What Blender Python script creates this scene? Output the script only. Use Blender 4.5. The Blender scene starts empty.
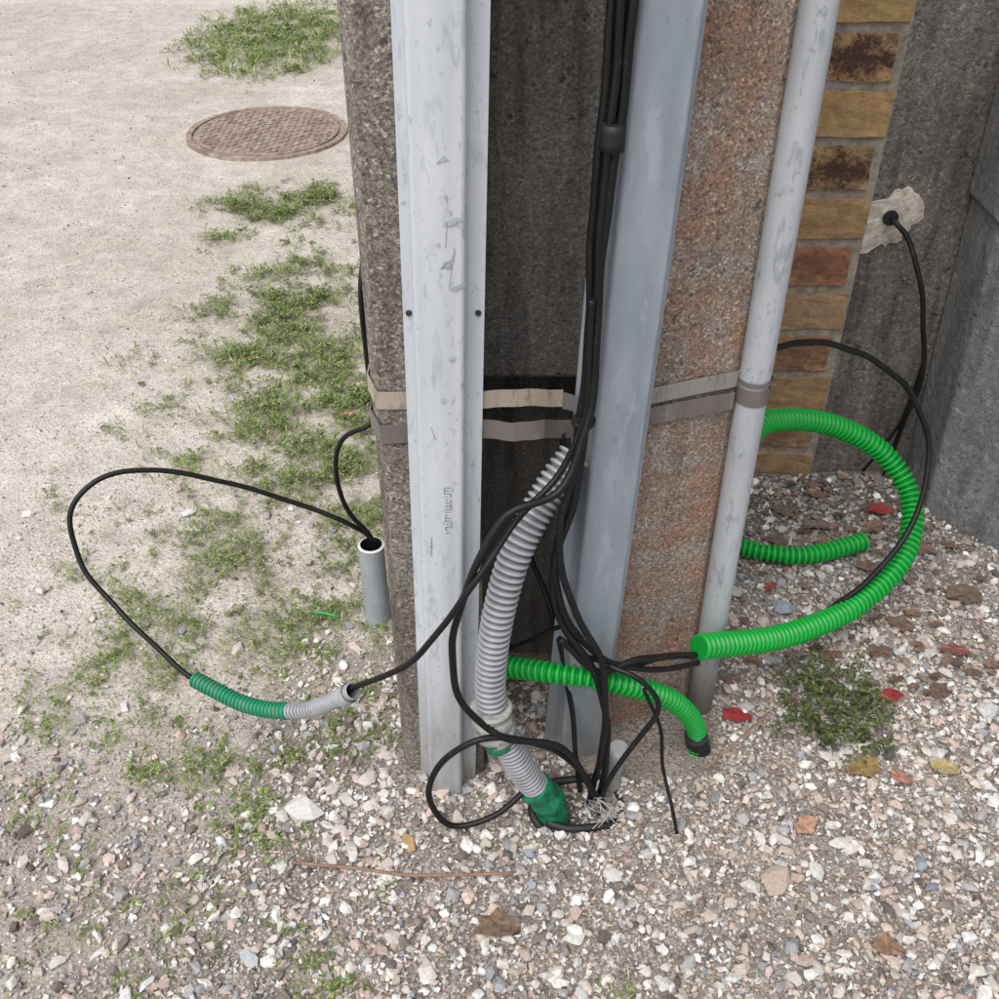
import bpy, bmesh, math, random
import numpy as np
from mathutils import Vector, Matrix, noise as mnoise
rng=np.random.default_rng(7); random.seed(7)
scene=bpy.context.scene
COL=scene.collection

# ------------------------------------------------------------ helpers
def link(ob,parent=None):
    COL.objects.link(ob)
    if parent is not None: ob.parent=parent
    return ob
def empty(name):
    e=bpy.data.objects.new(name,None); e.empty_display_size=.1
    return link(e)
def mesh_obj(name,verts,faces,mat=None,parent=None,smooth=False):
    me=bpy.data.meshes.new(name)
    me.from_pydata([tuple(v) for v in verts],[],[tuple(f) for f in faces]); me.update()
    if smooth:
        me.polygons.foreach_set('use_smooth',[True]*len(me.polygons))
    if mat: me.materials.append(mat)
    return link(bpy.data.objects.new(name,me),parent)
def np_mesh(name,V,F,mat,parent=None,smooth=False,cols=None,colname='col'):
    me=bpy.data.meshes.new(name)
    V=np.ascontiguousarray(V,dtype=np.float32);F=np.ascontiguousarray(F,dtype=np.int32)
    m,k=F.shape
    me.vertices.add(len(V)); me.vertices.foreach_set('co',V.ravel())
    me.loops.add(m*k); me.loops.foreach_set('vertex_index',F.ravel())
    me.polygons.add(m)
    me.polygons.foreach_set('loop_start',np.arange(0,m*k,k,dtype=np.int32))
    me.polygons.foreach_set('loop_total',np.full(m,k,dtype=np.int32))
    me.update(calc_edges=True)
    me.polygons.foreach_set('use_smooth',np.full(m,bool(smooth)))
    if cols is not None:
        a=me.color_attributes.new(colname,'FLOAT_COLOR','POINT')
        c=np.ones((len(V),4),dtype=np.float32); c[:,:3]=cols
        a.data.foreach_set('color',c.ravel())
    if mat: me.materials.append(mat)
    return link(bpy.data.objects.new(name,me),parent)

def catmull(pts,step):
    P=[Vector(p) for p in pts]
    P=[P[0]*2-P[1]]+P+[P[-1]*2-P[-2]]
    out=[]
    for i in range(1,len(P)-2):
        p0,p1,p2,p3=P[i-1:i+3]
        d=lambda a,b:max((b-a).length**.5,1e-4)
        t0=0;t1=t0+d(p0,p1);t2=t1+d(p1,p2);t3=t2+d(p2,p3)
        n=24
        for j in range(n):
            t=t1+(t2-t1)*j/n
            A1=p0*((t1-t)/(t1-t0))+p1*((t-t0)/(t1-t0))
            A2=p1*((t2-t)/(t2-t1))+p2*((t-t1)/(t2-t1))
            A3=p2*((t3-t)/(t3-t2))+p3*((t-t2)/(t3-t2))
            B1=A1*((t2-t)/(t2-t0))+A2*((t-t0)/(t2-t0))
            B2=A2*((t3-t)/(t3-t1))+A3*((t-t1)/(t3-t1))
            out.append(B1*((t2-t)/(t2-t1))+B2*((t-t1)/(t2-t1)))
    out.append(P[-2])
    A=np.array([tuple(v) for v in out])
    s=np.r_[0,np.cumsum(np.linalg.norm(np.diff(A,axis=0),axis=1))]
    n=max(3,int(s[-1]/step)+1)
    q=np.linspace(0,s[-1],n)
    return np.stack([np.interp(q,s,A[:,k]) for k in range(3)],1),q
def tube(name,pts,r,mat,parent=None,sides=10,step=.008,corr=None,rfun=None,wob=0,caps=True):
    if corr: step=corr[0]/8
    C,q=catmull(pts,step)
    if wob:
        ph=rng.uniform(0,6,3)
        for k in range(3): C[:,k]+=wob*(np.sin(q*23+ph[k])+.6*np.sin(q*51+2*ph[k]))
    n=len(C)
    T=np.gradient(C,axis=0); T/=np.linalg.norm(T,axis=1)[:,None]+1e-9
    N=np.zeros_like(C)
    up=np.array([0,0,1.]) if abs(T[0][2])<.9 else np.array([1.,0,0])
    N[0]=np.cross(T[0],up); N[0]/=np.linalg.norm(N[0])
    for i in range(1,n):
        v=N[i-1]-T[i]*np.dot(N[i-1],T[i]); N[i]=v/np.linalg.norm(v)
    B=np.cross(T,N)
    R=np.full(n,r,dtype=float)
    if rfun is not None: R=np.array([rfun(x/q[-1]) for x in q])
    if corr:
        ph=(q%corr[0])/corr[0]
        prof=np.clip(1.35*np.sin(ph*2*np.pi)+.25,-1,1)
        R=R+corr[1]*.5*prof-corr[1]*.5
    a=np.linspace(0,2*np.pi,sides,endpoint=False)
    V=C[:,None,:]+R[:,None,None]*(np.cos(a)[None,:,None]*N[:,None,:]+np.sin(a)[None,:,None]*B[:,None,:])
    V=V.reshape(-1,3)
    i=np.arange(n-1)[:,None]*sides; j=np.arange(sides)[None,:]; j2=(j+1)%sides
    F=np.stack([i+j,i+j2,i+sides+j2,i+sides+j],-1).reshape(-1,4)
    cols=None
    if corr:
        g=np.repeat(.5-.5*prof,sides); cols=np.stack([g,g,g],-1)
    ob=np_mesh(name,V,F,mat,parent,smooth=True,cols=cols)
    if caps:
        bm=bmesh.new();bm.from_mesh(ob.data)
        bm.verts.ensure_lookup_table()
        try:
            bm.faces.new([bm.verts[k] for k in range(sides)][::-1])
            bm.faces.new([bm.verts[(n-1)*sides+k] for k in range(sides)])
        except Exception: pass
        bm.to_mesh(ob.data);bm.free()
    return ob
def prism(name,poly,z0,z1,mat,parent=None,bevel=0,seg=2,top=None,smooth=False,zs=1):
    top=top or poly; n=len(poly)
    V=[];F=[]
    for k in range(zs+1):
        f=k/zs
        for a,b in zip(poly,top): V.append((a[0]+(b[0]-a[0])*f,a[1]+(b[1]-a[1])*f,z0+(z1-z0)*f))
    for k in range(zs):
        for i in range(n):
            F.append((k*n+i,k*n+(i+1)%n,(k+1)*n+(i+1)%n,(k+1)*n+i))
    F.append(tuple(range(n))[::-1]);F.append(tuple(zs*n+i for i in range(n)))
    ob=mesh_obj(name,V,F,mat,parent)
    if bevel:
        m=ob.modifiers.new('b','BEVEL');m.width=bevel;m.segments=seg;m.limit_method='ANGLE';m.angle_limit=math.radians(35)
    if smooth:
        ob.data.polygons.foreach_set('use_smooth',[True]*len(ob.data.polygons))
        ob.data.set_sharp_from_angle(angle=math.radians(28)) if hasattr(ob.data,'set_sharp_from_angle') else None
    return ob
def sn(x,y,seed=0,f=1.0):
    r=np.random.default_rng(seed);v=0;amp=1;tot=0
    for o in range(5):
        for _ in range(3):
            a=r.uniform(0,6.28);p=r.uniform(0,6.28);k=f*(1.9**o)*r.uniform(.8,1.2)
            v=v+amp*np.sin(k*(x*np.cos(a)+y*np.sin(a))+p+ .8*np.sin(k*.6*(y*np.cos(a)-x*np.sin(a))))
            tot+=amp
        amp*=.6
    return v/tot*1.8
def sstep(a,b,x):
    t=np.clip((x-a)/(b-a),0,1);return t*t*(3-2*t)

# ------------------------------------------------------------ materials
class NT:
    def __init__(s,name):
        s.m=bpy.data.materials.new(name);s.m.use_nodes=True
        s.t=s.m.node_tree;s.n=s.t.nodes;s.l=s.t.links
        s.b=s.n['Principled BSDF']
        s.co=s.n.new('ShaderNodeTexCoord').outputs['Object']
    def map(s,sc):
        m=s.n.new('ShaderNodeMapping');m.inputs['Scale'].default_value=sc
        s.l.new(s.co,m.inputs['Vector']);return m.outputs[0]
    def noise(s,scale,det=2,rough=.55,vec=None,dist=0):
        n=s.n.new('ShaderNodeTexNoise');n.inputs['Scale'].default_value=scale
        n.inputs['Detail'].default_value=min(det,3);n.inputs['Roughness'].default_value=rough
        n.inputs['Distortion'].default_value=dist
        s.l.new(vec or s.co,n.inputs['Vector']);return n.outputs['Fac']
    def vorn(s,scale):
        n=s.n.new('ShaderNodeTexVoronoi');n.inputs['Scale'].default_value=scale
        s.l.new(s.co,n.inputs['Vector']);return n.outputs['Distance'],n.outputs['Color']
    def ramp(s,fac,stops,interp='LINEAR'):
        n=s.n.new('ShaderNodeValToRGB');e=n.color_ramp.elements;n.color_ramp.interpolation=interp
        while len(e)<len(stops): e.new(.5)
        for el,(p,c) in zip(e,stops):
            el.position=p
            el.color=(c,c,c,1) if isinstance(c,(int,float)) else (*c,1)
        s.l.new(fac,n.inputs[0]);return n.outputs[0]
    def mix(s,f,a,b,mode='MIX'):
        n=s.n.new('ShaderNodeMix');n.data_type='RGBA';n.blend_type=mode
        for sock,v in ((n.inputs['Factor'],f),(n.inputs[6],a),(n.inputs[7],b)):
            if isinstance(v,(int,float)): sock.default_value=v if sock.name=='Factor' else (v,v,v,1)
            elif isinstance(v,tuple): sock.default_value=(*v,1)
            else: s.l.new(v,sock)
        return n.outputs[2]
    def math(s,op,a,b=0.0):
        n=s.n.new('ShaderNodeMath');n.operation=op
        for sock,v in ((n.inputs[0],a),(n.inputs[1],b)):
            if isinstance(v,(int,float)): sock.default_value=v
            else: s.l.new(v,sock)
        return n.outputs[0]
    def attr(s,name,out='Color'):
        n=s.n.new('ShaderNodeAttribute');n.attribute_name=name;return n.outputs[out]
    def sep(s,v):
        n=s.n.new('ShaderNodeSeparateXYZ');s.l.new(v,n.inputs[0]);return n.outputs
    def col(s,c):
        if isinstance(c,tuple): s.b.inputs['Base Color'].default_value=(*c,1)
        else: s.l.new(c,s.b.inputs['Base Color'])
    def set(s,**k):
        for a,v in k.items():
            i=s.b.inputs[a.replace('_',' ')]
            if isinstance(v,(int,float)): i.default_value=v
            else: s.l.new(v,i)
    def bump(s,h,dist=.002,strength=1.0):
        n=s.n.new('ShaderNodeBump');n.inputs['Distance'].default_value=dist;n.inputs['Strength'].default_value=strength
        s.l.new(h,n.inputs['Height']);s.l.new(n.outputs[0],s.b.inputs['Normal'])

def concrete(name,c1,c2,stain,agg=.5,scale=180,bd=.0025,rust=None):
    k=NT(name)
    base=k.mix(k.ramp(k.noise(6,3,.65),[(.3,0),(.7,1)]),c1,c2)
    streak=k.noise(3,3,.6,k.map((9,9,1.2)))
    base=k.mix(k.ramp(streak,[(.46,0),(.66,.8)]),base,stain)
    if rust:
        rn=k.noise(11,3,.7)
        base=k.mix(k.ramp(rn,[(.40,0),(.62,.85)]),base,rust)
    d,vc=k.vorn(scale); vs=k.sep(vc)
    g=k.ramp(vs[0],[(0,.35),(.5,.95),(.85,1.15),(1,2.2)])
    base=k.mix(1.0,base,k.mix(agg,1.0,g),'MULTIPLY')
    fine=k.noise(300,2,.7)
    base=k.mix(1.0,base,k.ramp(fine,[(.3,.6),(.7,1.4)]),'MULTIPLY')
    pit=k.noise(55,3,.7)
    base=k.mix(k.ramp(pit,[(.30,.85),(.40,0)]),base,tuple(x*.35 for x in stain))
    k.col(base);k.set(Roughness=.93)
    k.bump(k.math('ADD',k.math('MULTIPLY',pit,2.2),fine),bd,.8)
    return k.m
M_left=concrete('concrete_left',(.21,.18,.15),(.28,.25,.215),(.10,.08,.065),.8,260)
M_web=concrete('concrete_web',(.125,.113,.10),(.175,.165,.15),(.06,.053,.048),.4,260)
M_right=concrete('concrete_right',(.27,.225,.185),(.33,.29,.25),(.18,.14,.11),.65,300,.0018,(.29,.165,.11))
M_cab=concrete('concrete_cabinet',(.16,.16,.158),(.24,.24,.235),(.12,.115,.11),.3,90,.002)
M_render=concrete('wall_render',(.13,.115,.10),(.21,.185,.16),(.07,.062,.055),.45,150)

def metal(name,c1,c2,scuff,metallic=.15,rough=.45,lo=.56,amt=.75,dirtc=(.24,.21,.17)):
    k=NT(name)
    n=k.noise(14,3,.6,k.map((1,1,.35)))
    base=k.mix(k.ramp(n,[(.35,0),(.65,1)]),c1,c2)
    s=k.noise(30,3,.8,k.map((1.3,1,.35)),.3)
    base=k.mix(k.ramp(s,[(lo,0),(lo+.09,amt)]),base,scuff)
    s2=k.noise(90,3,.75,k.map((1,1,.6)))
    base=k.mix(k.ramp(s2,[(.60,0),(.70,.55)]),base,tuple(x*.55 for x in scuff))
    z=k.sep(k.co)[2]
    dirt=k.math('MULTIPLY',k.ramp(z,[(0,1),(.30,0)]),k.ramp(n,[(.3,.2),(.65,1)]))
    base=k.mix(dirt,base,dirtc)
    k.col(base);k.set(Metallic=metallic,Roughness=k.ramp(s,[(.4,rough),(.7,rough+.25)]))
    k.bump(s2,.0005,.5)
    return k.m
M_guardL=metal('grey_guard_metal',(.55,.58,.62),(.62,.645,.68),(.40,.425,.465),.03,.5,.56,.6)
M_guardR=metal('galvanised_steel',(.29,.335,.38),(.39,.435,.48),(.46,.50,.535),.2,.45,.55,.5)
M_tube=metal('galvanised_pipe',(.43,.455,.48),(.52,.545,.57),(.30,.32,.34),.15,.45,.56)
M_strap=metal('steel_band',(.15,.128,.118),(.21,.185,.17),(.28,.25,.23),.2,.42)
M_strap2=metal('steel_band_rusty',(.38,.32,.25),(.46,.40,.32),(.22,.165,.12),.15,.5,.54)

def plain(name,c,rough=.5,var=.25,scale=40,metallic=0,spec=.5,bump=0):
    k=NT(name)
    n=k.noise(scale,3,.6)
    k.col(k.mix(1.0,c,k.ramp(n,[(.3,1-var),(.7,1+var)]),'MULTIPLY'))
    k.set(Roughness=rough,Metallic=metallic)
    k.b.inputs['Specular IOR Level'].default_value=spec
    if bump:k.bump(n,bump)
    return k.m
def cable_mat():
    k=NT('black_cable_sheath')
    n=k.noise(55,3,.7)
    k.col(k.mix(k.ramp(n,[(.56,0),(.72,.5)]),(.007,.007,.008),(.035,.032,.03)))
    k.set(Roughness=.5);k.b.inputs['Specular IOR Level'].default_value=.35;return k.m
M_cable=cable_mat()
def conduit_mat(name,c,dirt,amt,groove=.45):
    k=NT(name)
    n=k.noise(26,3,.65)
    b=k.mix(k.ramp(n,[(.48,0),(.75,amt)]),c,dirt)
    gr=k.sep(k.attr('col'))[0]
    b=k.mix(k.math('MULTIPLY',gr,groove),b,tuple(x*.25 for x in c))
    k.col(b);k.set(Roughness=.38);k.b.inputs['Specular IOR Level'].default_value=.4;return k.m
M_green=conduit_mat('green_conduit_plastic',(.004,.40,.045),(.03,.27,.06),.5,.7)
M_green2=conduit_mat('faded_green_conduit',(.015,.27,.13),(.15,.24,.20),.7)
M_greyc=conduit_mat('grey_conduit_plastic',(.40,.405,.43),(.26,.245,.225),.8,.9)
M_tape=plain('grey_tape',(.38,.37,.34),.7,.35,60,bump=.003)
M_gtape=plain('green_tape',(.006,.17,.08),.45,.45,60,bump=.004)
M_pvc=plain('pvc_pipe',(.36,.39,.42),.4,.15,20)
M_pvcw=plain('pvc_rim',(.68,.68,.66),.5,.1)
M_black=plain('black_rubber',(.012,.012,.012),.6,.3)
M_screw=plain('screw_steel',(.03,.03,.03),.5,.2)
M_wire=plain('pale_wire',(.34,.33,.32),.6,.3)
M_plaster=plain('white_plaster',(.46,.41,.35),.95,.4,45,bump=.006)

# ------------------------------------------------------------ ground field
def H(x,y):
    return .010*sn(x,y,3,2.2)+.004*sn(x,y,4,14)-.0
def grav(x,y):
    s=x+.45+(1.1-y)*.6+.12*sn(x,y,11,7)
    g=sstep(-.24,.12,s)
    g=g*(1-.6*sstep(1.25,1.6,y)*sstep(.05,-.12,x))
    low=.50*sstep(1.55,.9,y)*sstep(-1.4,-.7,x)
    return np.maximum(g,low*(1+.5*sn(x,y,12,9)))
patches=[(-1.25,6.15,.42,.70,.85),(-.80,3.76,.28,.20,.75),(-.66,2.85,.17,.42,.95),(-.50,2.35,.19,.38,1.15),(-.36,2.0,.13,.25,.95),
 (-.60,1.85,.22,.16,.55),(-.60,1.60,.24,.20,.75),(-.36,1.55,.14,.22,.65),(-.70,1.34,.17,.13,.65),(-.52,1.13,.12,.08,.7),
 (-.45,1.045,.11,.05,.65),(-.30,1.28,.14,.12,.4),(-.49,.83,.07,.09,.5),(-.29,.77,.10,.05,.5),(-.78,1.22,.06,.05,.5),
 (-.85,2.95,.10,.10,.4),(-.98,3.45,.10,.06,.3),(.17,.77,.03,.03,.7),(-.2,.9,.05,.03,.2),(-.63,.92,.06,.03,.25),(-.6,2.3,.45,1.3,.22),(-.55,1.2,.35,.5,.16)]
def grassf(x,y):
    v=np.zeros_like(np.asarray(x,dtype=float))
    for (cx,cy,rx,ry,d) in patches:
        r=np.sqrt(((x-cx)/rx)**2+((y-cy)/ry)**2)
        v=np.maximum(v,d*np.clip(1.4-r,0,1))
    return np.clip(v+ v*1.7*sn(x,y,21,20)+v*.9*sn(x,y,22,55),0,1.2)

def axis(a,b,st,far):
    c=list(np.arange(a,b+1e-6,st)); s=st;v=c[-1]
    while v<far: s*=1.22;v+=s;c.append(v)
    s=st;v=c[0];L=[]
    while v>-far: s*=1.22;v-=s;L.append(v)
    return np.array(L[::-1]+c)
gx=axis(-1.7,1.6,.0125,150);gy=axis(.3,3.2,.0125,150)
X,Y=np.meshgrid(gx,gy)
fd=lambda x,y:1/(1+((np.abs(x)+np.abs(y))/9)**2)
Z=H(X,Y)*fd(X,Y)
hol=np.exp(-(((X-.12)/.06)**2+((Y-1.09)/.05)**2)); Z=Z-.03*hol
V=np.stack([X,Y,Z],-1).reshape(-1,3);nx=len(gx);ny=len(gy)
ii=(np.arange(ny-1)[:,None]*nx+np.arange(nx-1)[None,:])
F=np.stack([ii,ii+1,ii+nx+1,ii+nx],-1).reshape(-1,4)
shade_dirt=np.clip(hol*1.2+ .8*np.exp(-((Y-1.98)/.28)**2)*(X>.35)*(X<2)+ .5*np.exp(-(((X-.1)/.33)**2+((Y-1.38)/.16)**2)*1.4),0,1)  # shade and dirt painted into ground colour: hole, wall foot, pole recess
cols=np.stack([np.clip(grav(X,Y),0,1),np.clip(grassf(X,Y),0,1),shade_dirt],-1).reshape(-1,3)
k=NT('gravel_ground')
at=k.sep(k.attr('col'))
path=k.mix(k.ramp(k.noise(1.6,3,.65),[(.35,0),(.65,1)]),(.56,.495,.43),(.70,.64,.575))
path=k.mix(1.0,path,k.ramp(k.noise(11,3,.75),[(.3,.76),(.7,1.12)]),'MULTIPLY')
fn=k.noise(130,3,.8)
path=k.mix(1.0,path,k.ramp(fn,[(.28,.6),(.5,1.0),(.72,1.25)]),'MULTIPLY')
vd,vcc=k.vorn(190);vcol=k.sep(vcc)
path=k.mix(k.ramp(vcol[0],[(.82,0),(.86,.8)],'CONSTANT'),path,k.mix(vcol[1],(.22,.18,.15),(.80,.76,.70)))
gv=k.mix(vcol[2],(.32,.26,.22),(.66,.59,.52))
gv=k.mix(1.0,gv,k.ramp(k.noise(14,3,.7),[(.3,.7),(.7,1.1)]),'MULTIPLY')
gv=k.mix(1.0,gv,k.ramp(vd,[(.0,1.1),(.55,.6)]),'MULTIPLY')
c=k.mix(k.ramp(at[0],[(.05,0),(.8,1)]),path,gv)
soil=k.mix(k.ramp(fn,[(.3,0),(.7,1)]),(.24,.20,.14),(.50,.45,.36))
c=k.mix(k.ramp(at[1],[(.1,0),(.75,.65)]),c,soil)
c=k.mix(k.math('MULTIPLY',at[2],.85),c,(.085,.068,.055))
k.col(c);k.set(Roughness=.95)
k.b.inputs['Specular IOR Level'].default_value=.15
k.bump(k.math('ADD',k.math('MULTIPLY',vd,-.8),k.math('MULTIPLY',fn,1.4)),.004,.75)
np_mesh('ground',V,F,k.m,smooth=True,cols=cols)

# ------------------------------------------------------------ gravel stones
def hull_templates(n,npts):
    T=[]
    for _ in range(n):
        bm=bmesh.new()
        p=rng.normal(size=(npts,3));p/=np.linalg.norm(p,axis=1)[:,None]
        p*=rng.uniform(.72,1.0,(npts,1))
        for q in p: bm.verts.new(q)
        r=bmesh.ops.convex_hull(bm,input=bm.verts[:])
        bmesh.ops.delete(bm,geom=[g for g in r['geom_interior'] if isinstance(g,bmesh.types.BMVert)],context='VERTS')
        bmesh.ops.triangulate(bm,faces=bm.faces[:])
        bm.verts.index_update()
        T.append((np.array([v.co[:] for v in bm.verts]),np.array([[v.index for v in f.verts] for f in bm.faces])))
        bm.free()
    return T
PAL=np.array([(.66,.61,.55),(.78,.75,.71),(.58,.50,.43),(.52,.41,.35),(.46,.44,.43),(.36,.36,.37),(.62,.48,.43),(.27,.22,.19),(.62,.52,.43),(.16,.14,.13),(.33,.36,.41),(.82,.81,.79)])
PW=np.array([.19,.18,.14,.08,.09,.07,.08,.06,.05,.03,.015,.08]);PW/=PW.sum()
def inpole(x,y): return (x>-.18)&(x<.40)&(y>1.15)&(y<1.66)&~((x>-.02)&(x<.14)&(y<1.42))
def inwall(x,y): return ((y>2.045)&(x>.5))|((x>.97)&(y>1.93-(x-.97)*1.12))
def scatter(n,rfun,box,dens,templ,flat=(.5,.9),sink=.3):
    x=rng.uniform(box[0],box[1],n);y=rng.uniform(box[2],box[3],n)
    keep=(rng.uniform(size=n)<dens(x,y))&~inpole(x,y)&~inwall(x,y)
    x,y=x[keep],y[keep];n=len(x);r=rfun(n)
    ti=rng.integers(0,len(templ),n);VV=[];FF=[];CC=[];off=0
    c=PAL[rng.choice(len(PAL),n,p=PW)]*rng.uniform(.78,1.08,(n,1))
    stone_shade_dirt=np.clip(.75*np.exp(-((y-1.98)/.30)**2)*(x>.35),0,1)*(rng.uniform(size=n)<.8)  # stones near the wall: shade and dirt darken their colour
    c=c*(1-stone_shade_dirt[:,None]*.7)
    for t,(tv,tf) in enumerate(templ):
        s=np.where(ti==t)[0];m=len(s)
        if not m: continue
        sc=np.stack([rng.uniform(.75,1.3,m),rng.uniform(.6,1.0,m),rng.uniform(*flat,m)],-1)*r[s][:,None]
        pv=tv[None]*sc[:,None,:]
        az=rng.uniform(0,6.28,m);tl=rng.normal(0,.45,m)
        ca,sa,ct,st=np.cos(az),np.sin(az),np.cos(tl),np.sin(tl)
        px,py,pz=pv[...,0],pv[...,1],pv[...,2]
        py,pz=py*ct[:,None]-pz*st[:,None],py*st[:,None]+pz*ct[:,None]
        px,py=px*ca[:,None]-py*sa[:,None],px*sa[:,None]+py*ca[:,None]
        zz=H(x[s],y[s])*fd(x[s],y[s])-.03*np.exp(-(((x[s]-.12)/.06)**2+((y[s]-1.09)/.05)**2))+sc[:,2]*(1-sink*2)+rng.uniform(0,.0035,m)
        W=np.stack([px+x[s][:,None],py+y[s][:,None],pz+zz[:,None]],-1)
        VV.append(W.reshape(-1,3))
        FF.append((tf[None]+(np.arange(m)*len(tv))[:,None,None]+off).reshape(-1,3))
        CC.append(np.repeat(c[s],len(tv),axis=0));off+=m*len(tv)
    return np.concatenate(VV),np.concatenate(FF),np.concatenate(CC)
T6=hull_templates(8,7);T12=hull_templates(14,11);T18=hull_templates(16,18)
parts=[]
g2=lambda x,y: np.clip(grav(x,y)*.95+.06+.12*sstep(2.2,1.2,y),0,1)*(1-.5*np.clip(grassf(x,y),0,1))
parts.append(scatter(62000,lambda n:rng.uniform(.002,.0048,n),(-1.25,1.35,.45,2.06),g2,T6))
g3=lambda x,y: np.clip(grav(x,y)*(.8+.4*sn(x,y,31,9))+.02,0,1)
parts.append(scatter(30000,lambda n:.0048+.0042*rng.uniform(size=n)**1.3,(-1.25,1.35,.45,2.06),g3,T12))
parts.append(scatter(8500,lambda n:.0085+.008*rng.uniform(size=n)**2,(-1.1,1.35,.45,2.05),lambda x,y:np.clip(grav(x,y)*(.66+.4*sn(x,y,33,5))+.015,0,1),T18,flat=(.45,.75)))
parts.append(scatter(30000,lambda n:.002+.005*rng.uniform(size=n)**2.5,(-3.2,.0,1.2,7.0),lambda x,y:np.clip(.5+.5*sn(x,y,41,2.5),0,1),T6))
allV=[];allF=[];allC=[];o=0
for a,b,c in parts:
    allV.append(a);allF.append(b+o);allC.append(c);o+=len(a)
k=NT('gravel_stone')
cc=k.attr('col')
cc=k.mix(1.0,cc,k.ramp(k.noise(190,3,.75),[(.3,.74),(.7,1.14)]),'MULTIPLY')
k.col(cc);k.set(Roughness=.9);k.b.inputs['Specular IOR Level'].default_value=.2
M_stone=k.m
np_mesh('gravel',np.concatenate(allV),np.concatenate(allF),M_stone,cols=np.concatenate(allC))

rocks=[(-.334,1.072,.036,(.70,.68,.65)),(.443,.946,.032,(.46,.38,.31)),(-.149,1.017,.020,(.42,.28,.14)),(-.375,.816,.021,(.5,.52,.52)),
(.592,1.573,.028,(.30,.33,.37)),(.048,.94,.012,(.33,.37,.43)),(.18,.958,.018,(.6,.58,.54)),(-.231,1.144,.020,(.6,.57,.52)),(-.719,1.891,.020,(.68,.67,.64)),
(-.357,1.603,.016,(.6,.57,.5)),(.914,1.303,.025,(.55,.55,.55)),(.114,.848,.018,(.62,.6,.56)),(.855,1.486,.018,(.5,.45,.4)),(-.108,.793,.020,(.66,.62,.56)),
(.562,1.014,.018,(.65,.63,.58)),(-.661,.808,.014,(.6,.57,.52)),(-.29,1.12,.018,(.6,.55,.48)),(.70,1.5,.02,(.4,.36,.33)),(.78,1.62,.024,(.33,.27,.23)),(-.26,1.10,.018,(.62,.6,.56)),
(.5,1.62,.02,(.5,.47,.43)),(.30,.86,.014,(.36,.36,.38)),(.75,1.0,.016,(.6,.55,.5)),(.62,.9,.015,(.5,.4,.36)),(-.22,1.09,.016,(.66,.62,.56)),(-.27,1.04,.014,(.6,.55,.5)),(-.2,1.11,.015,(.66,.64,.6)),(.85,1.10,.018,(.7,.68,.64)),(.36,.80,.016,(.6,.5,.42))]
VV=[];FF=[];CC=[];off=0
for (x,y,r,c) in rocks:
    tv,tf=T18[random.randrange(len(T18))]
    a=random.uniform(0,6.28);v=tv*np.array([1.15,.85,.45])*r
    v=np.stack([v[:,0]*math.cos(a)-v[:,1]*math.sin(a)+x,v[:,0]*math.sin(a)+v[:,1]*math.cos(a)+y,v[:,2]+float(H(np.array(x),np.array(y)))+r*.28],-1)
    VV.append(v);FF.append(tf+off);CC.append(np.tile(np.array(c),(len(tv),1)));off+=len(tv)
rk=np_mesh('loose_rocks',np.concatenate(VV),np.concatenate(FF),M_stone,cols=np.concatenate(CC))
m=rk.modifiers.new('b','BEVEL');m.width=.0015;m.segments=2

# ------------------------------------------------------------ grass and weeds
def leaves(pos,dirv,length,width,cols):
    n=len(pos);d=dirv/np.linalg.norm(dirv,axis=1)[:,None]
    side=np.cross(d,np.array([0,0,1.])+rng.normal(0,.25,(n,3)));side/=np.linalg.norm(side,axis=1)[:,None]+1e-9
    nrm=np.cross(side,d)
    L=length[:,None];W=width[:,None]
    p0=pos;p1=pos+d*L*.45+side*W*.5+nrm*W*.15;p2=pos+d*L-np.array([0,0,1.])*L*.22;p3=pos+d*L*.45-side*W*.5+nrm*W*.15;pm=pos+d*L*.5
    V=np.stack([p0,p1,p2,p3,pm],1).reshape(-1,3)
    b=(np.arange(n)*5)[:,None,None]
    F=(np.array([[0,1,4],[1,2,4],[4,2,3],[0,4,3]])[None]+b).reshape(-1,3)
    return V,F,np.repeat(cols,5,axis=0)
k=NT('grass_leaf')
kc=k.attr('col');k.col(kc);k.set(Roughness=.6);k.b.inputs['Specular IOR Level'].default_value=.3
M_leaf=k.m
def green(n):
    t=rng.uniform(size=(n,1));u=rng.uniform(size=(n,1))
    c=np.array([(.13,.215,.045)])*(1-t)+np.array([(.27,.34,.10)])*t
    c=c*rng.uniform(.7,1.2,(n,1))
    return np.where(u<.15,np.array([(.46,.41,.24)]),c)
def knot(cx,cy,rad,nl,hmax,ll,cmul=1.0):
    ns=max(2,int(nl/11));P=[];Dv=[]
    for s in range(ns):
        a=rng.uniform(0,6.28);R=rad*rng.uniform(.4,1.35);hh=hmax*rng.uniform(.3,1);bend=rng.normal(0,.5)
        m=11;t=np.sort(rng.uniform(.1,1,m));aa=a+bend*t
        x=cx+np.cos(aa)*R*t;y=cy+np.sin(aa)*R*t;z=hh*np.sin(t*2.3)*.9+.002
        la=aa+np.where(np.arange(m)%2==0,1,-1)*rng.uniform(.5,1.2,m)
        P.append(np.stack([x,y,z],-1));Dv.append(np.stack([np.cos(la),np.sin(la),rng.uniform(-.1,.9,m)],-1))
    P=np.concatenate(P);P[:,2]+=H(P[:,0],P[:,1])
    Dv=np.concatenate(Dv);n=len(P)
    L=rng.uniform(.6,1.25,n)*ll
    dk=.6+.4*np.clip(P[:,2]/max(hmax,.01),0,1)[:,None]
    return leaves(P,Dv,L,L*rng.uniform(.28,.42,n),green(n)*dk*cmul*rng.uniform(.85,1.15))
G=[]
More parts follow.
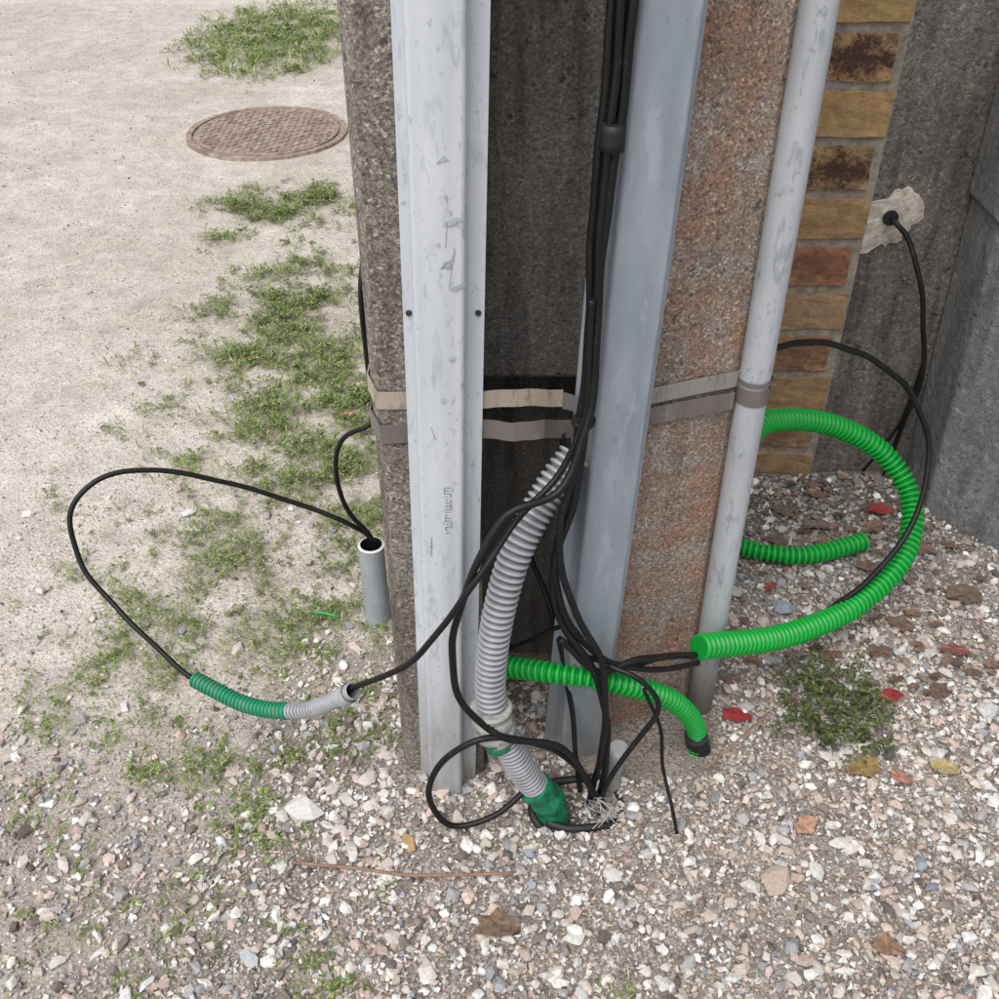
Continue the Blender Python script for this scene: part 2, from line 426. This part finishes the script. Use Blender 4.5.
def pplants(n,box,rad,nl,hm,ll,thr):
    x=rng.uniform(box[0],box[1],n);y=rng.uniform(box[2],box[3],n)
    w=grassf(x,y);kk=(rng.uniform(size=n)<(w*1.1-thr))&~inpole(x,y)
    for a,b,q in zip(x[kk],y[kk],w[kk]): G.append(knot(a,b,rad*rng.uniform(.5,1.3),int(nl*(.35+.7*q)),hm*(.5+.6*q),ll))
pplants(3200,(-1.1,.3,.7,1.98),.045,28,.020,.0098,.06)
pplants(3000,(-1.4,-.1,1.98,4.1),.055,34,.034,.0140,.07)
pplants(800,(-1.9,-.7,5.2,7.1),.10,34,.045,.022,.10)
def blades(n,box,l0,l1):
    x=rng.uniform(box[0],box[1],n);y=rng.uniform(box[2],box[3],n)
    kk=(rng.uniform(size=n)<grassf(x,y)*1.1-.06)&~inpole(x,y);x,y=x[kk],y[kk];n=len(x)
    a=rng.uniform(0,6.28,n)
    P=np.stack([x,y,H(x,y)*fd(x,y)],-1);D=np.stack([np.cos(a),np.sin(a),rng.uniform(.3,1.6,n)],-1)
    L=rng.uniform(l0,l1,n);return leaves(P,D,L,L*.08,green(n)*1.1)
G.append(blades(17000,(-1.1,.3,.7,2),.012,.036));G.append(blades(28000,(-1.4,-.1,2,4.1),.02,.055));G.append(blades(15000,(-1.9,-.7,5.2,7.1),.04,.09))
def merge(name,G,mat):
    o=0;A=[];B=[];C=[]
    for v,f,c in G: A.append(v);B.append(f+o);C.append(c);o+=len(v)
    return np_mesh(name,np.concatenate(A),np.concatenate(B),mat,cols=np.concatenate(C))
merge('grass',G,M_leaf)
W=[]
for _ in range(26):
    a=rng.uniform(0,6.28);r=.085*rng.uniform()**.5
    W.append(knot(.625+r*math.cos(a),1.30+r*1.25*math.sin(a),.065,60,.06,.015,.45))
merge('weed_plant',W,M_leaf)

# ------------------------------------------------------------ fallen leaves & twig
def leafmat():
    k=NT('dry_leaf');c=k.attr('col')
    k.col(k.mix(1.0,c,k.ramp(k.noise(120,3,.7),[(.3,.5),(.7,1.25)]),'MULTIPLY'));k.set(Roughness=.7);return k.m
LV=[(.437,1.284,.027,(.34,.035,.035)),(.738,1.328,.028,(.34,.035,.04)),(.882,1.891,.030,(.30,.04,.03)),(-.003,.864,.036,(.19,.125,.08)),(.645,1.165,.030,(.30,.20,.08)),
(.787,1.165,.026,(.48,.38,.17)),(.587,.832,.024,(.26,.15,.09)),(.512,1.046,.022,(.50,.28,.19)),(.701,1.144,.020,(.40,.20,.14)),(.836,1.34,.026,(.14,.08,.06)),(.753,1.445,.03,(.17,.11,.08)),
(.977,1.603,.04,(.13,.09,.065)),(.729,1.836,.030,(.17,.12,.09)),(.546,1.315,.014,(.28,.07,.05)),(.574,1.634,.016,(.28,.07,.05)),(.66,1.9,.028,(.15,.11,.08)),(.8,1.7,.028,(.20,.12,.09)),(-.40,2.30,.026,(.36,.19,.1)),
(.82,1.52,.028,(.17,.11,.08)),(.93,1.75,.03,(.18,.12,.09)),(.62,1.78,.024,(.14,.1,.07)),(.55,1.9,.022,(.22,.15,.1)),(.90,1.45,.026,(.24,.09,.07)),(.50,1.42,.018,(.22,.13,.09)),(.85,1.83,.03,(.22,.14,.1)),(.75,1.96,.026,(.2,.12,.08))]
for _ in range(110): LV.append((rng.uniform(.42,1.05),rng.uniform(1.35,2.02),rng.uniform(.006,.017),tuple(np.array((.19,.12,.085))*rng.uniform(.5,1.4))))
VV=[];FF=[];CC=[];off=0
for (x,y,r,c) in LV:
    if inwall(np.array(x),np.array(y)): continue
    n=12;a0=rng.uniform(-.6,.6)+(math.pi if rng.uniform()<.5 else 0);z0=float(H(np.array(x),np.array(y)))+.012
    pts=[(0,0,r*.10)]
    tx,ty=rng.normal(0,.10,2);cu=rng.uniform(.1,.35)
    for i in range(n):
        t=i/n*2*math.pi;rr=r*(1 if i%2 else .78)*rng.uniform(.8,1.15)
        if i==0: rr*=1.35
        px=math.cos(t)*rr*1.1;py=math.sin(t)*rr*.75
        pts.append((px,py,cu*(py*py)/r+rng.uniform(-.08,.16)*r))
    ca,sa=math.cos(a0),math.sin(a0)
    for (px,py,pz) in pts: VV.append((x+px*ca-py*sa,y+px*sa+py*ca,z0+pz+px*tx+py*ty));CC.append(c)
    for i in range(n): FF.append((off,off+1+i,off+1+(i+1)%n))
    off+=n+1
np_mesh('fallen_leaves',np.array(VV),np.array(FF),leafmat(),cols=np.array(CC))
M_twig=plain('twig_bark',(.28,.16,.11),.8,.3)
tube('twig',[(-.335,.968,.014),(-.225,.957,.018),(-.112,.946,.016),(.024,.948,.016)],.0028,M_twig,wob=.0014,sides=7)
tube('twig',[(.36,1.16,.012),(.42,1.2,.03),(.50,1.28,.02)],.002,M_twig,wob=.0012,sides=6)
M_gs=plain('green_plastic',(.02,.4,.12),.4,.1)
tube('plastic_scrap',[(-.40,1.555,.012),(-.36,1.545,.016),(-.33,1.54,.012)],.0025,M_gs,sides=6)

# ------------------------------------------------------------ utility pole
pole=empty('concrete_utility_pole')
def flange(name,poly,mat):
    return prism(name,poly,-.3,3.4,mat,pole,bevel=.007,seg=2)
flange('flange_left',[(-.172,1.195),(-.158,1.165),(-.026,1.158),(-.034,1.36),(-.034,1.62),(-.172,1.62)],M_left)
flange('flange_right',[(.128,1.235),(.345,1.318),(.392,1.36),(.392,1.64),(.125,1.64)],M_right)
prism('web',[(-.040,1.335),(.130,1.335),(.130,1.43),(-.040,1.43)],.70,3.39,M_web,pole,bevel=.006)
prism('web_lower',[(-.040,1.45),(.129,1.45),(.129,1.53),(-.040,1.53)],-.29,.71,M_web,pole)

def guard(name,parent,mat,x0b,x1b,x0t,x1t,zt,yback,depth,rot,fl,fr):
    zb=-.02
    def prof(x0,x1):
        W=x1-x0;r=.007
        P=[(0,0),(0,-.003),(fl,-.003)]
        for i in range(5):
            a=i/4*math.pi/2;P.append((fl+.003+r-r*math.cos(a),-depth+r-r*math.sin(a)))
        P.append((fl+(W-fl-fr)*.30,-depth));P.append((fl+(W-fl-fr)*.34,-depth-.0012));P.append((fl+(W-fl-fr)*.66,-depth-.0012));P.append((fl+(W-fl-fr)*.70,-depth))
        for i in range(5):
            a=i/4*math.pi/2;P.append((W-fr-.003-r+r*math.sin(a),-depth+r-r*math.cos(a)))
        P+=[(W-fr,-.003),(W,-.003),(W,0)]
        cx=W/2;out=[]
        for (px,py) in P:
            dx=px-cx
            out.append((x0+cx+dx*math.cos(rot)-py*math.sin(rot),yback+dx*math.sin(rot)+py*math.cos(rot)))
        return out
    return prism(name,prof(x0b,x1b),zb,zt,mat,parent,top=prof(x0t,x1t),smooth=True)
gl=empty('cable_guard')
guard('guard_body',gl,M_guardL,-.137,-.043,-.092,.016,2.2,1.150,.036,0.0,.012,.020)
def screw(p,parent,r=.0045):
    bm=bmesh.new();bmesh.ops.create_cone(bm,cap_ends=True,segments=14,radius1=r,radius2=r*.7,depth=.004,matrix=Matrix.Translation(p)@Matrix.Rotation(math.pi/2,4,'X'))
    me=bpy.data.meshes.new('screw');bm.to_mesh(me);bm.free();me.materials.append(M_screw);link(bpy.data.objects.new('screw',me),parent)
screw((-.111,1.146,.905),gl);screw((-.026,1.146,.905),gl)
M_ink=plain('marking_ink',(.20,.21,.25),.6,.3,200)
V_=[];F_=[]
def mark(x,z,w,h,tilt=0):
    b=len(V_);yy=1.1122
    for dx,dz in ((-w/2,-h/2),(w/2,-h/2),(w/2,h/2),(-w/2,h/2)):
        V_.append((x+dx+tilt*dz,yy,z+dz))
    F_.append((b,b+1,b+2,b+3))
z=.585
while z<.665:
    w=random.uniform(.003,.008)
    mark(-.074+(z-.6)*.02+w/2,z,w,.0012)
    if random.random()<.7: mark(-.074+random.choice([0,.008]),z+.0022,.0012,.0045)
    z+=.0052
mark(-.0955,.56,.0010,.035,.05);mark(-.0955,.56,.005,.001)
for (x_,z_,w_,h_,t_) in [(-.055,.98,.0007,.05,.15),(-.060,1.02,.0006,.03,.1),(-.058,.80,.0006,.012,.2),(-.085,.75,.0007,.02,-.3)]:
    mark(x_,z_,w_,h_,t_)
mesh_obj('stencilled_marking',V_,F_,M_ink,gl)
# rubbed dirty smears on the face, as irregular thin films
V_=[];F_=[];M_smear=plain('grime',(.36,.38,.42),.7,.35,70)
for (x_,z_,w_,h_) in [(-.062,1.105,.022,.010),(-.052,1.035,.026,.012),(-.06,.985,.020,.018),(-.05,.955,.022,.010),(-.058,.86,.010,.008),(-.07,.80,.008,.012)]:
    b=len(V_);n=16
    V_.append((x_,1.1124,z_))
    for i in range(n):
        t=i/n*2*math.pi;rr=random.uniform(.35,1)
        V_.append((x_+math.cos(t)*w_*.5*rr,1.1124,z_+math.sin(t)*h_*.5*rr+.3*math.cos(t)*w_*.5*rr))
    for i in range(n): F_.append((b,b+1+i,b+1+(i+1)%n))
mesh_obj('grime_smears',V_,F_,M_smear,gl)
gr=empty('cable_guard')
guard('guard_body',gr,M_guardR,.078,.192,.150,.262,2.2,1.236,.042,math.radians(13),.016,.016)
screw((.205,1.235,.88),gr,.003);screw((.185,1.232,.45),gr,.003)
def strap(name,pts,h,mat,parent,th=.0014):
    P=[Vector(p) for p in pts];V=[];F=[];Q=[]
    for a,b in zip(P,P[1:]):
        for i in range(6): Q.append(a.lerp(b,i/6))
    Q.append(P[-1])
    for i,p in enumerate(Q):
        t=(Q[min(i+1,len(Q)-1)]-Q[max(i-1,0)]);t.z=0;t.normalize();nn=Vector((t.y,-t.x,0))
        w=math.sin(i*1.3)*.0006
        for s,zz in ((1,-h/2),(1,h/2),(-1,h/2),(-1,-h/2)):
            V.append(p+nn*(th*s*.5)+Vector((0,0,zz+w)))
    for i in range(len(Q)-1):
        for j in range(4):
            F.append((i*4+j,i*4+(j+1)%4,i*4+4+(j+1)%4,i*4+4+j))
    return mesh_obj(name,V,F,mat,parent)
strap('steel_strap_upper',[(-.176,1.62,.775),(-.176,1.198,.775),(-.160,1.161,.770),(-.026,1.1535,.776),(.035,1.172,.768),(.085,1.190,.755)],.026,M_strap2,pole)
strap('steel_strap_upper_end',[(.085,1.190,.752),(.125,1.228,.716),(.347,1.312,.712),(.398,1.362,.712),(.398,1.63,.712)],.026,metal('steel_band_grey',(.27,.25,.235),(.34,.32,.30),(.20,.17,.15),.2,.45),pole)
strap('steel_strap_lower',[(-.1765,1.62,.712),(-.1765,1.198,.718),(-.160,1.1605,.716),(-.026,1.153,.732),(.02,1.155,.724),(.06,1.165,.722),(.125,1.226,.683),(.346,1.306,.679)],.029,M_strap,pole)
pr=empty('galvanised_pipe')
tube('pipe_body',[(.377,1.318,-.05),(.375,1.318,.7),(.373,1.318,2.2)],.0235,M_tube,pr,sides=24,step=.2)
def ring(name,c,r,h,mat,parent,sides=24):
    return tube(name,[(c[0],c[1],c[2]-h/2),(c[0],c[1],c[2]),(c[0],c[1],c[2]+h/2)],r,mat,parent,sides=sides,step=h/2,caps=False)
ring('pipe_clamp',(.3755,1.318,.688),.0252,.028,M_strap,pr)
ring('pipe_clamp',(.3755,1.318,.710),.0258,.008,M_strap,pr)

# ------------------------------------------------------------ cables
cab=empty('cable_bundle')
def mid(Yv,pts):
    return [(x/1000,y,z/1000) for (x,z),y in zip(pts,Yv)]
def cable(name,P,r=.0052,parent=cab,wob=.0012,mat=M_cable): return tube(name,P,r,mat,parent,sides=10,step=.008,wob=wob)
up=lambda x,y:(x,y,2.2)
cable('cable_a',[up(.118,1.17)]+mid([1.17,1.17,1.17,1.17,1.15,1.13,1.12,1.11,1.10,1.10],[(118,1253),(113,1130),(111,977),(111,766),(99,649),(80,521),(90,412),(138,326),(172,210),(172,-10)]),.0058)
cable('cable_b',[up(.13,1.155)]+mid([1.16,1.16,1.16,1.16,1.14,1.12,1.11,1.10,1.09,1.10],[(126,1255),(122,1112),(119,969),(117,772),(106,673),(83,585),(110,442),(155,336),(168,222),(155,-10)]),.0055)
cable('cable_c',[up(.145,1.16)]+mid([1.16,1.16,1.16,1.16,1.14,1.10,1.07,1.05,1.05,1.04,1.04,1.06,1.08,1.09],[(139,1255),(134,1155),(127,1043),(121,916),(117,754),(80,670),(7,646),(-41,545),(-69,420),(-56,321),(8,239),(95,190),(150,71),(176,-10)]),.0055)
cable('cable_d',[up(.137,1.172)]+mid([1.172,1.172,1.172,1.165,1.13,1.12,1.12,1.13,1.19,1.24],[(133,1253),(127,1086),(118,938),(116,757),(103,630),(81,501),(121,370),(196,300),(270,260),(345,205)]))
cable('cable_coil',mid([1.10,1.08,1.05,1.03,1.03,1.03,1.03,1.04,1.08,1.1],[(172,0),(122,123),(47,217),(-38,242),(-97,179),(-112,111),(-82,29),(-13,36),(58,71),(103,3)]))
cable('cable_stub_a',mid([1.12,1.10,1.09,1.08,1.07,1.08],[(167,315),(216,303),(250,257),(223,190),(183,110),(171,-10)]),.0045)
cable('cable_stub_b',mid([1.12,1.11,1.09],[(229,258),(259,186),(268,110)])+[(.296,1.027,.008)],.0032)
cable('cable_stub_c',mid([1.25,1.22,1.19],[(-9,202),(50,269),(112,326)])+[(.13,1.16,.33)],.004)
cable('cable_inner',[(.085,1.19,.70),(.09,1.22,.60),(.06,1.25,.50),(.05,1.28,.40),(.09,1.24,.30),(.12,1.18,.15),(.14,1.12,.0)],.0045)
tube('cable_clip',[(.126,1.160,1.10),(.126,1.160,1.115),(.126,1.160,1.13)],.0145,M_black,cab,sides=12)
tube('cable_tie',[(.112,1.160,.735),(.112,1.160,.742)],.0165,M_black,cab,sides=12,step=.003)
for i in range(10):
    a=random.uniform(-1,1);x0=.165+.012*a
    cable('stripped_wire',[(x0,1.088,-.01),(x0+.01*a,1.075,.022+random.random()*.02),(x0+random.uniform(-.02,.03),1.06+random.uniform(-.01,.01),.03+random.random()*.02),(x0+random.uniform(-.015,.04),1.05+random.uniform(-.02,.01),.012)],.0010,cab,.0006,M_wire)

ll=empty('looped_cable_left')
LL=mid([1.549,1.54,1.54,1.52,1.49,1.45,1.41,1.37,1.31,1.24],[(-243,197),(-286,254),(-357,295),(-510,371),(-619,420),(-704,421),(-745,377),(-730,302),(-647,222),(-530,151)])
cable('loop_cable',[(-.245,1.549,.05)]+LL+mid([1.18,1.14,1.09,1.04,1.04,1.08,1.13,1.148,1.155],[(-422,152),(-320,185),(-221,296),(-114,420),(-41,545),(13,618),(81,672),(110,747),(114,919)]),.0048,ll,wob=.0015)
GLp=mid([1.24,1.18,1.14,1.09],[(-530,151),(-422,150),(-320,185),(-226,288)])
Cg,qg=catmull(GLp,.01);nh=int(len(Cg)*.52)
tube('green_sleeve',[tuple(p) for p in Cg[:nh+1:5]]+[tuple(Cg[nh])],.0145,M_green2,ll,sides=18,corr=(.0078,.0035),caps=False)
tube('grey_sleeve',[tuple(p) for p in Cg[nh::5]]+[tuple(Cg[-1])],.0140,M_greyc,ll,sides=18,corr=(.0078,.0035),caps=False)
tube('sleeve_collar',[(-.245,1.096,.266),(-.232,1.092,.281)],.0165,M_greyc,ll,sides=14,step=.006,caps=False)
cable('tail_cable',[(-.243,1.549,.05)]+mid([1.549,1.53,1.52,1.52,1.52],[(-243,197),(-278,286),(-297,387),(-279,463),(-224,497)])+[(-.17,1.66,.50)],.0045,ll)
cable('edge_cable',[(-.17,1.40,.95)]+mid([1.3,1.3,1.3],[(-188,876),(-190,776),(-186,710)])+[(-.17,1.45,.62)],.004,ll,0)
pv=empty('pvc_pipe')
tube('pipe_body',[(-.250,1.549,-.05),(-.250,1.549,.08),(-.250,1.549,.195)],.0255,M_pvc,pv,sides=24,step=.05,caps=False)
tube('pipe_bore',[(-.250,1.549,-.05),(-.250,1.549,.08),(-.250,1.549,.195)],.0225,M_black,pv,sides=24,step=.05,caps=False)
bm=bmesh.new()
vo=[bm.verts.new((-.250+.0262*math.cos(a),1.549+.0262*math.sin(a),.1955)) for a in np.linspace(0,2*math.pi,28,endpoint=False)]
vi=[bm.verts.new((-.250+.0215*math.cos(a),1.549+.0215*math.sin(a),.1975)) for a in np.linspace(0,2*math.pi,28,endpoint=False)]
for i in range(28): bm.faces.new((vo[i],vo[(i+1)%28],vi[(i+1)%28],vi[i]))
me=bpy.data.meshes.new('pipe_rim');bm.to_mesh(me);bm.free();me.materials.append(M_pvcw);link(bpy.data.objects.new('pipe_rim',me),pv)

rl=empty('looped_cable_right')
cable('loop_cable',mid([1.5,1.6,1.66,1.68,1.65,1.58,1.5,1.45,1.32,1.22,1.14,1.11,1.11],[(448,658),(557,613),(674,548),(774,464),(830,351),(808,234),(716,149),(632,117),(468,152),(322,232),(220,305),(154,310),(90,380)]),.0058,rl)
cable('loop_cable_b',mid([1.20,1.16,1.13,1.12],[(330,232),(265,262),(200,300),(130,330)]),.005,rl)
gc=empty('green_conduit')
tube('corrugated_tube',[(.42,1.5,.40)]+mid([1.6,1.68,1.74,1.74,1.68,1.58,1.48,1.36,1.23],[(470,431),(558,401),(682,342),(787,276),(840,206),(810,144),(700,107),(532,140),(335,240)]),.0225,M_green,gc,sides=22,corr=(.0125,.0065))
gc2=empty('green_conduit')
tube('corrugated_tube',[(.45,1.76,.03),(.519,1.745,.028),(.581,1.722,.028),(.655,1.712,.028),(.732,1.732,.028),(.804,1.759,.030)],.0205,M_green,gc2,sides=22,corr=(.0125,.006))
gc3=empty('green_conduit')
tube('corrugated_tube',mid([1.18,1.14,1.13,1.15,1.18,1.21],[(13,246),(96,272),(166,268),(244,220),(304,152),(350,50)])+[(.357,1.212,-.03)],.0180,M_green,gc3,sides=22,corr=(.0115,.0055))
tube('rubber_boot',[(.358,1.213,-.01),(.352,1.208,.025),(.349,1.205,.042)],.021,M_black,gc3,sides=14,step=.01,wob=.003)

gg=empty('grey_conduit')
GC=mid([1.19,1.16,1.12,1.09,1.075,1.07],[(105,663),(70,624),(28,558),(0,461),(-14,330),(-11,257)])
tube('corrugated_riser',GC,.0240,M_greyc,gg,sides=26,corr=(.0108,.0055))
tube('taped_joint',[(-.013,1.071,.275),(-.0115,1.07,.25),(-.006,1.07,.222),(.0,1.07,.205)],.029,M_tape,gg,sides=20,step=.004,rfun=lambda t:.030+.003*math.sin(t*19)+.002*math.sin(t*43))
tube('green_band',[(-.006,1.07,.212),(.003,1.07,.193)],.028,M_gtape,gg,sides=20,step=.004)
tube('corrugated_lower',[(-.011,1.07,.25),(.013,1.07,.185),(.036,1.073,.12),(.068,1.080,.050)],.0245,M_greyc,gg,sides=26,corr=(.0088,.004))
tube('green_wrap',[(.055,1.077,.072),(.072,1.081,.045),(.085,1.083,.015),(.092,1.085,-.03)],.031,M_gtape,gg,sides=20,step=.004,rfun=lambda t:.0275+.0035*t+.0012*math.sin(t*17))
bs=empty('buried_sleeve')
tube('sleeve_rim',[(.075,1.055,-.006),(.12,1.045,-.003),(.19,1.06,-.006),(.215,1.10,-.006),(.19,1.135,.0),(.12,1.14,.0),(.065,1.12,.0),(.055,1.085,.0),(.075,1.055,-.006)],.007,M_black,bs,wob=.003)
st=empty('steel_pipe_stub')
tube('stub_body',[(.197,1.135,-.04),(.196,1.13,.05),(.200,1.125,.11)],.015,M_tube,st,sides=18,step=.02)

# ------------------------------------------------------------ house wall
hw=empty('brick_house')
prism('rendered_wall',[(.52,2.062),(5.5,2.062),(5.5,6.0),(.52,6.0)],-.2,3.6,M_render,hw)
pitch=.1055
bm=bmesh.new();cl=bm.verts.layers.float_color.new('col')
z=-.035;i=0
while z<3.5:
    L=.742 if i%2 else .757
    zz=z+pitch/2
    if zz<.60: base=random.choice([(.33,.18,.095),(.33,.21,.11),(.35,.22,.12)]);spot=.6 if i%2 else .1
    else: base=random.choice([(.41,.27,.115),(.38,.24,.11)]);spot=1.0 if i%2 else .2
    if abs(zz-.54)<.05: base=(.34,.16,.085)
    r=bmesh.ops.create_cube(bm,size=1,matrix=Matrix.Translation(((.515+L)/2,2.075,zz))@Matrix.Diagonal((L-.515,.05,pitch-.020,1)))
    for v in r['verts']: v[cl]=(*[b*random.uniform(.93,1.05) for b in base],spot)
    z+=pitch;i+=1
bmesh.ops.subdivide_edges(bm,edges=bm.edges[:],cuts=6,use_grid_fill=True)
for v in bm.verts:
    n=mnoise.noise_vector(v.co*45);v.co+=n*.0036
me=bpy.data.meshes.new('quoin_bricks');bm.to_mesh(me);bm.free()
k=NT('brick_face')
a=k.n.new('ShaderNodeAttribute');a.attribute_name='col'
sz=k.sep(k.co)
fz=k.math('FRACT',k.math('DIVIDE',k.math('ADD',sz[2],.035),pitch))
dz=k.math('ABSOLUTE',k.math('SUBTRACT',fz,.5))
dx=k.math('ABSOLUTE',k.math('SUBTRACT',sz[0],.675))
rad=k.math('ADD',k.math('MULTIPLY',dz,.9),k.math('MULTIPLY',dx,4.2))
n1=k.noise(50,3,.8)
sp=k.ramp(k.math('ADD',k.math('SUBTRACT',n1,k.math('MULTIPLY',rad,.55)),.20),[(.34,0),(.62,1)])
sp=k.math('MULTIPLY',sp,a.outputs['Alpha'])
fb=k.noise(70,3,.75)
c=k.mix(1.0,a.outputs['Color'],k.ramp(fb,[(.3,.7),(.7,1.2)]),'MULTIPLY')
c=k.mix(k.ramp(k.noise(18,3,.7),[(.48,0),(.70,.6)]),c,(.24,.13,.07))
c=k.mix(sp,c,(.06,.028,.018))
k.col(c);k.set(Roughness=.9);k.bump(fb,.003,.7)
me.materials.append(k.m)
me.polygons.foreach_set('use_smooth',[False]*len(me.polygons))
link(bpy.data.objects.new('quoin_bricks',me),hw)
M_mortar=plain('mortar',(.27,.235,.19),.95,.35,60,bump=.003)
prism('mortar_bed',[(.518,2.056),(.762,2.056),(.762,2.10),(.518,2.10)],-.19,3.59,M_mortar,hw)
bm=bmesh.new();cx,cz=.812,.650
n=40;ring_=[]
ce=bm.verts.new((cx,2.054,cz))
for i in range(n):
    t=i/n*2*math.pi;rr=.054*(1+.20*math.sin(2*t+.6)+.10*math.sin(5*t+1))*random.uniform(.88,1.12)
    if t>3.9 and t<4.8: rr*=1.22
    ring_.append((bm.verts.new((cx+math.cos(t)*rr,2.0585,cz+math.sin(t)*rr*1.15)),bm.verts.new((cx+math.cos(t)*rr*1.03,2.064,cz+math.sin(t)*rr*1.18))))
for i in range(n):
    a_,b_=ring_[i],ring_[(i+1)%n];bm.faces.new((ce,a_[0],b_[0]));bm.faces.new((a_[0],a_[1],b_[1],b_[0]))
me=bpy.data.meshes.new('plaster_patch');bm.to_mesh(me);bm.free();me.materials.append(M_plaster);link(bpy.data.objects.new('plaster_patch',me),hw)
tube('cable_hole',[(.806,2.0515,.651),(.806,2.06,.651)],.016,M_black,hw,sides=14,step=.006,wob=.001)
wc=empty('wall_cable')
cable('cable_run',[(.808,2.07,.654),(.815,2.035,.648),(.838,2.02,.623),(.878,1.98,.526),(.903,1.97,.435),(.925,1.97,.33),(.928,1.99,.21),(.935,2.03,.08),(.935,2.04,-.02)],.0055,wc)
cable('cable_run',[(.88,2.035,.02),(.905,2.02,.10),(.925,2.0,.2),(.93,1.99,.34)],.004,wc)

uc=empty('utility_cabinet')
b0=[(.993,1.895),(1.22,1.62),(1.62,1.62),(1.62,2.055),(.993,2.055)]
t0=[(.960,1.905),(1.20,1.615),(1.62,1.615),(1.62,2.055),(.960,2.055)]
prism('cabinet_body',b0,-.1,.700,M_cab,uc,bevel=.006,top=t0)
t1=[(.950,1.895),(1.195,1.600),(1.63,1.600),(1.63,2.054),(.950,2.054)]
t2=[(.945,1.93),(1.19,1.64),(1.62,1.64),(1.62,2.054),(.945,2.054)]
prism('cabinet_hood',t1,.705,1.05,M_cab,uc,bevel=.008,top=t2)

# ------------------------------------------------------------ manhole cover
mh=empty('manhole_cover')
k=NT('rusty_cast_iron')
n=k.noise(7,3,.6)
c=k.mix(k.ramp(n,[(.35,0),(.65,1)]),(.21,.145,.12),(.32,.24,.20))
c=k.mix(k.ramp(k.noise(30,3,.75),[(.45,0),(.62,.75)]),c,(.46,.40,.34))
k.col(c);k.set(Roughness=.9)
M_iron=k.m
bm=bmesh.new();cx,cy=-1.015,4.585
def disc(z,r0,r1,seg=64,zz=None):
    A=[bm.verts.new((cx+r0*math.cos(a),cy+r0*math.sin(a),z)) for a in np.linspace(0,2*math.pi,seg,endpoint=False)]
    B=[bm.verts.new((cx+r1*math.cos(a),cy+r1*math.sin(a),z if zz is None else zz)) for a in np.linspace(0,2*math.pi,seg,endpoint=False)]
    for i in range(seg): bm.faces.new((A[i],B[i],B[(i+1)%seg],A[(i+1)%seg]))
b=.002
disc(b+.004,.001,.31);disc(b+.004,.31,.312,zz=b-.006);disc(b-.006,.312,.322);disc(b-.006,.322,.324,zz=b+.004);disc(b+.004,.324,.348);disc(b+.004,.348,.352,zz=-.03)
for gxi in range(-11,12):
    for gyi in range(-11,12):
        x,y=gxi*.027,gyi*.027
        if x*x+y*y<.295**2:
            bmesh.ops.create_cube(bm,size=1,matrix=Matrix.Translation((cx+x,cy+y,b+.004))@Matrix.Rotation(math.pi/4 if (gxi+gyi)%2 else -math.pi/4,4,'Z')@Matrix.Diagonal((.021,.008,.007,1)))
me=bpy.data.meshes.new('cover_disc');bm.to_mesh(me);bm.free();me.materials.append(M_iron);link(bpy.data.objects.new('cover_disc',me),mh)

# ------------------------------------------------------------ light, sky, camera
w=bpy.data.worlds.new('World');scene.world=w;w.use_nodes=True
nt=w.node_tree;bg=nt.nodes['Background']
sky=nt.nodes.new('ShaderNodeTexSky');sky.sky_type='NISHITA';sky.sun_disc=False
el=math.radians(60);az=math.radians(-150)
sky.sun_elevation=el;sky.sun_rotation=az%(2*math.pi)
sky.air_density=1.0;sky.dust_density=2.0
hs=nt.nodes.new('ShaderNodeHueSaturation');hs.inputs['Saturation'].default_value=.4
nt.links.new(sky.outputs[0],hs.inputs['Color']);nt.links.new(hs.outputs[0],bg.inputs[0]);bg.inputs[1].default_value=.15
sl=bpy.data.lights.new('sun','SUN');sl.energy=2.7;sl.angle=math.radians(45);sl.color=(1,.975,.945)
so=bpy.data.objects.new('sun',sl);link(so)
d=Vector((math.sin(az)*math.cos(el),math.cos(az)*math.cos(el),math.sin(el)))
so.rotation_euler=(-d).to_track_quat('-Z','Y').to_euler();so.location=d*10
cam=bpy.data.cameras.new('camera');cam.sensor_width=36;cam.lens=37.44;cam.clip_start=.02;cam.clip_end=1000
co=bpy.data.objects.new('camera',cam);link(co);co.location=(0,0,1.5);co.rotation_euler=(math.radians(90-37.6),0,0)
scene.camera=co
scene.view_settings.view_transform='Standard';scene.view_settings.look='None';scene.view_settings.exposure=0
